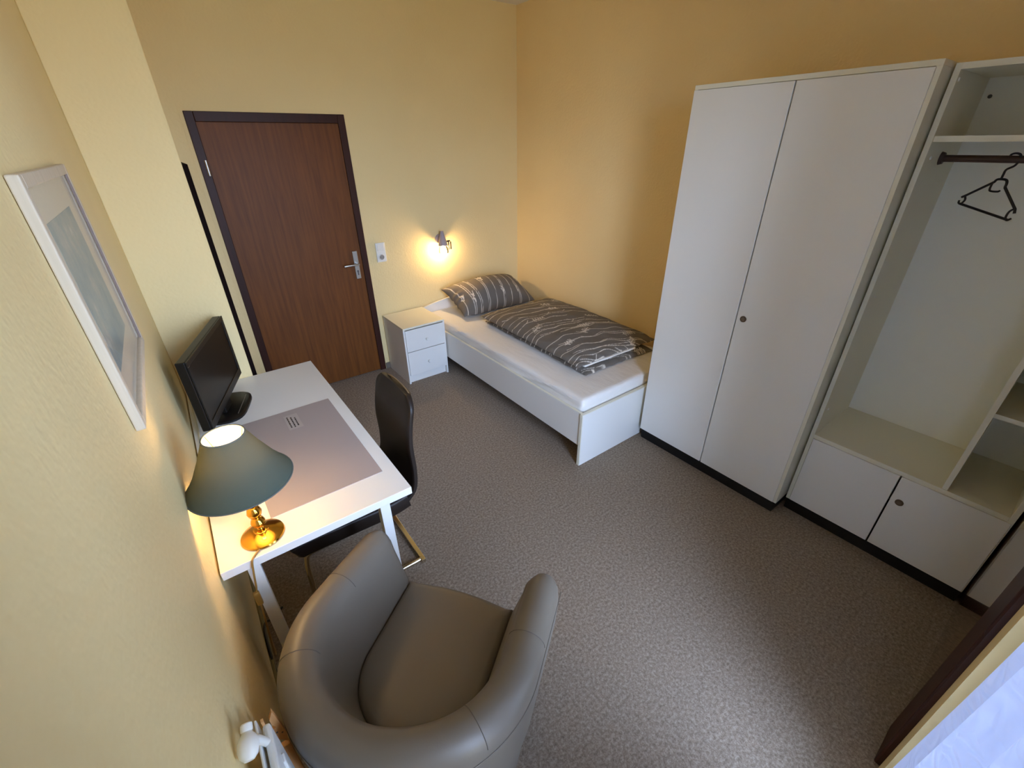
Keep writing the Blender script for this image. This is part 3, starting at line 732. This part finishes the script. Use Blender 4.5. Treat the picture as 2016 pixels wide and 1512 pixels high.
for s in (-1, 1):
    y = cy+s*.190
    bm = bmesh.new(); tube(bm, catmull([(-2.275, y, .013), (-2.45, y, .013), (-2.70, y, .013), (-2.752, y, .022), (-2.765, y, .07), (-2.76, y, .22), (-2.752, y, .35), (-2.72, y, .392), (-2.55, y, .392), (-2.36, y, .392)], 6), .0115, n=12); obj('tube_leg', bm, M_chrome, t)
bm = B(-2.285, -2.262, cy-.212, cy+.212, .0005, .024, bev=.003); obj('floor_bar', bm, M_chrome, t)

# ------------------------------------------------------------------ tub armchair
t = thing('armchair', 'taupe leather tub armchair in front of the radiator', 'armchair', (-2.327, -2.706, 0), R(35.5))
HW, DEP, AR = .354, .655, .30            # outer half width (mid wall), depth, corner radius
# centre line of the wall in plan: straight arms, round back
def plan(s):
    """s in [-1,1] along the U, returns (u, v, nu, nv) of wall centre line with outward normal"""
    hw = HW-.050; back = -DEP+.050; Ls = abs(back)-hw*.98; La = math.pi*hw/2*.99
    tot = Ls+La; dlen = abs(s)*tot; sg = 1 if s >= 0 else -1
    # s=0 at the back centre
    if dlen <= La:
        a = dlen/La*math.pi/2; return (-Ls-hw*.98*math.cos(a), sg*hw*math.sin(a), -math.cos(a), sg*math.sin(a))
    return (-(Ls-(dlen-La)), sg*hw, 0, sg)
def rim(s): a = abs(s); return .715-.070*min(1, max(0, (a-.15)/.85))**1.1
NS = 96; bm = bmesh.new(); P = []
for i in range(NS+1):
    s = -1+2*i/NS; s_ = math.copysign(1-(1-abs(s))**1.25 if abs(s) > .0 else 0, s) if False else s
    u, v, nu, nv = plan(s); zr = rim(s)
    endd = (1-abs(s))
    k = 1.0
    if endd < .075: k = math.sqrt(max(0.0, 1-((.075-endd)/.075)**2))*.94+.06
    ring_ = []
    zt_ = zr-(1-k)*.035
    # outer wall leans outwards with height; narrow rolled rim; inner face slopes in to the seat
    pts = [((.050+off)*k, .075+(zt_-.075)*f) for f, off in ((.0, -.055), (.12, -.050), (.3, -.034), (.5, -.014), (.68, -.002), (.84, .003))]
    rr = .052*k; zc_ = zt_-.052*(.55+.45*k)
    for q in range(1, 12):
        a = math.pi*q/12
        pts.append((math.cos(a)*rr, zc_+math.sin(a)*(zt_-zc_)))
    for f, off in ((.84, -.054), (.66, -.064), (.4, -.085), (.15, -.104), (0.0, -.114)):
        pts.append((off*k, .40+(zt_-.40)*f))
    pts.append((-.10*k, .075))
    for off, z in pts: ring_.append(Vector((u+nu*off, v+nv*off, z)))
    P.append(ring_)
V = grid_mesh(bm, P, closed_v=True); bm.faces.new(V[0][::-1]); bm.faces.new(V[-1])
body = obj('tub_shell', bm, M_leather, t, local=True, ang=60)
# seams across the rim
def seam(s):
    u, v, nu, nv = plan(s); zr = rim(s); pts = []
    for q in range(0, 13):
        a = math.pi*q/12; pts.append((u+nu*math.cos(a)*.0522, v+nv*math.cos(a)*.0522, zr-.052+math.sin(a)*.0522))
    return pts
for s in (-.70, -.37, .37, .70):
    bm = bmesh.new(); tube(bm, seam(s), .0012, n=6); obj('seam', bm, M_stitch, body, local=True)
for sg in (-1, 1):
    bm = bmesh.new(); pts = []
    for q in range(33):
        s = sg*(.985*q/32); u, v, nu, nv = plan(s); kk = 1
        pts.append((u+nu*.0530, v+nv*.0530, rim(s)-.085))
    tube(bm, pts, .0013, n=6); obj('edge_piping', bm, M_stitch, body, local=True)
# seat cushion
bm = bmesh.new(); P = []; outl = []
for k in range(64):
    s = -.965+1.93*k/63; u, v, nu, nv = plan(s); outl.append((u-nu*.104, v-nv*.104))
fr_ = []
for q in range(1, 20):
    a = -1+2*q/20; v0 = outl[-1][1]; fr_.append((-.036+.020*(1-a*a), -a*abs(v0)))
outl += fr_
cxs = (-.30, 0)
for f, z in ((1.0, .30), (1.0, .405), (.985, .425), (.95, .438), (.88, .446), (.6, .452), (.3, .454)):
    P.append([Vector((cxs[0]+(u-cxs[0])*f, (v)*f, z)) for u, v in outl])
V = grid_mesh(bm, P, closed_v=True); bm.faces.new(V[-1]); bm.faces.new(V[0][::-1])
obj('seat_cushion', bm, M_leather, t, local=True, ang=60)
bm = bmesh.new(); P = []
for f, z in ((.97, .075), (.99, .298)): P.append([Vector((cxs[0]+(u-cxs[0])*f, v*f, z)) for u, v in outl])
V = grid_mesh(bm, P, closed_v=True); bm.faces.new(V[-1]); bm.faces.new(V[0][::-1])
obj('seat_base', bm, M_leather, t, local=True)
for u, v in ((-.06, .26), (-.06, -.26), (-.50, .19), (-.50, -.19)):
    bm = bmesh.new(); cyl(bm, (u, v, 0), (u, v, .08), .018, .026, n=16); obj('foot', bm, M_black, t, local=True)

# ------------------------------------------------------------------ radiator on the left wall, with thermostat
t = thing('radiator', 'white panel radiator with thermostat on the left wall', 'radiator', (-2.95, -3.3, .12))
ry0 = -2.965
bm = bmesh.new(); box(bm, -2.952, -2.936, -3.60, ry0, .14, .785, bev=.007, seg=3)
y = ry0-.045
while y > -3.57: box(bm, -2.937, -2.931, y-.02, y, .20, .73, bev=.003); y -= .04
obj('front_panel', bm, M_rad, t)
obj('top_plate', B(-2.962, -2.957, -3.60, ry0+.012, .74, .795, bev=.002), M_rad, t)
for y in (-3.05, -3.5):
    for z in (.6, .25): obj('wall_bracket', B(-2.988, -2.9525, y-.012, y+.012, z, z+.03), M_rad, t, sm=False)
eg = bmesh.new(); lathe(eg, [(0, -.036), (.011, -.035), (.020, -.026), (.0245, -.010), (.0235, .005), (.018, .017), (.013, .022), (.012, .026), (.0138, .029), (.0138, .042), (.011, .045), (0, .045)], n=36)
eg.transform(Matrix.Translation((-2.966, -3.032, .862)) @ Matrix.Scale(.76, 4) @ Matrix.Rotation(R(-70), 4, 'X') @ Matrix.Rotation(R(8), 4, 'Y')); obj('thermostat_head', eg, M_plastic, t)
bm = bmesh.new(); tube(bm, catmull([(-2.964, -3.030, .860), (-2.958, -3.015, .835), (-2.952, -3.005, .80), (-2.946, -3.000, .77)], 6), .008, n=14); obj('valve_body', bm, M_plastic, t)

t = thing('wooden_stand', 'small pale wooden piece wedged between the radiator and armchair', 'wooden piece', (-2.93, -2.90, 0))
obj('thin_slat', B(-2.954, -2.948, -2.912, -2.904, .61, .712, bev=.001), M_pine, t)
bm = bmesh.new(); pp = [(-2.945, .61), (-2.926, .575), (-2.922, .61), (-2.925, .66), (-2.929, .715), (-2.940, .69), (-2.940, .67), (-2.935, .655), (-2.945, .645), (-2.945, .625)]
a_ = [bm.verts.new((x, -2.895, z)) for x, z in pp]; b_ = [bm.verts.new((x, -2.905, z)) for x, z in pp]
bm.faces.new(a_); bm.faces.new(b_[::-1])
for i in range(len(pp)): bm.faces.new((a_[i], b_[i], b_[(i+1) % len(pp)], a_[(i+1) % len(pp)]))
hd = obj('shaped_bracket', bm, M_pine, t, sm=False)
bm = bmesh.new()
for x, z in ((-2.938, .634), (-2.929, .622)): cyl(bm, (x, -2.9052, z), (x, -2.9066, z), .002, n=10)
obj('screw', bm, M_plasticd, hd)
obj('lower_board', B(-2.945, -2.925, -2.910, -2.896, 0, .57, bev=.001), M_pine, t)
obj('cross_piece', B(-2.954, -2.925, -2.9035, -2.8965, .60, .625, bev=.001), M_pine, t)

t.location.x -= .009

# ------------------------------------------------------------------ picture
py0, py1, pz0, pz1, xf = -2.505, -1.875, 1.290, 1.806, -2.970
t = thing('framed_picture', 'whitewashed framed picture of pale blue-grey shapes on the left wall', 'picture', (XL, (py0+py1)/2, pz0))
xb, fw = XL+.001, .024
for a in ((xb, xf, py0, py0+fw, pz0, pz1), (xb, xf, py1-fw, py1, pz0, pz1), (xb, xf, py0+fw, py1-fw, pz0, pz0+fw), (xb, xf, py0+fw, py1-fw, pz1-fw, pz1)):
    obj('frame_bar', B(*a, bev=.003), M_picframe, t)
obj('mount', B(xb, xb+.007, py0+fw, py1-fw, pz0+fw, pz1-fw), M_mount, t, sm=False)
obj('print', B(xb+.0072, xb+.0078, -2.40, -2.03, 1.395, 1.715), M_art, t, sm=False)
obj('glass', B(xb+.010, xb+.0115, py0+fw, py1-fw, pz0+fw, pz1-fw), M_picglass, t, sm=False)
lip = mat('dark_frame_lip', srgb(120, 104, 96), .5)
for a in ((xf-.006, xf-.001, py1-fw-.006, py1-fw, pz0+fw, pz1-fw), (xf-.006, xf-.003, py0+fw, py0+fw+.003, pz0+fw, pz1-fw)): obj('inner_lip', B(*a), lip, t, sm=False)

# ------------------------------------------------------------------ lace curtain
bm = bmesh.new(); P = []; nxc, nzc = 150, 60
for i in range(nxc+1):
    f = i/nxc; row = []
    for j in range(nzc+1):
        z = .06+(1.50-.06)*j/nzc
        x = -2.46+(.485-.138*(z-.7))*f
        y = -3.772+.012*math.sin(f*24+.6*math.sin(z*2))+.005*math.sin(f*11+z*1.5)
        row.append((x, y, z))
    P.append(row)
grid_mesh(bm, P)
t = thing('curtain', 'white lace curtain hanging across the lower half of the window', 'curtain', (-2.2, -3.772, .06))
obj('lace_panel', bm, M_lace, t, recalc=False)
bm = bmesh.new(); cyl(bm, (-2.66, -3.772, 1.505), (-1.88, -3.772, 1.505), .006); obj('curtain_rod', bm, M_plastic, t)
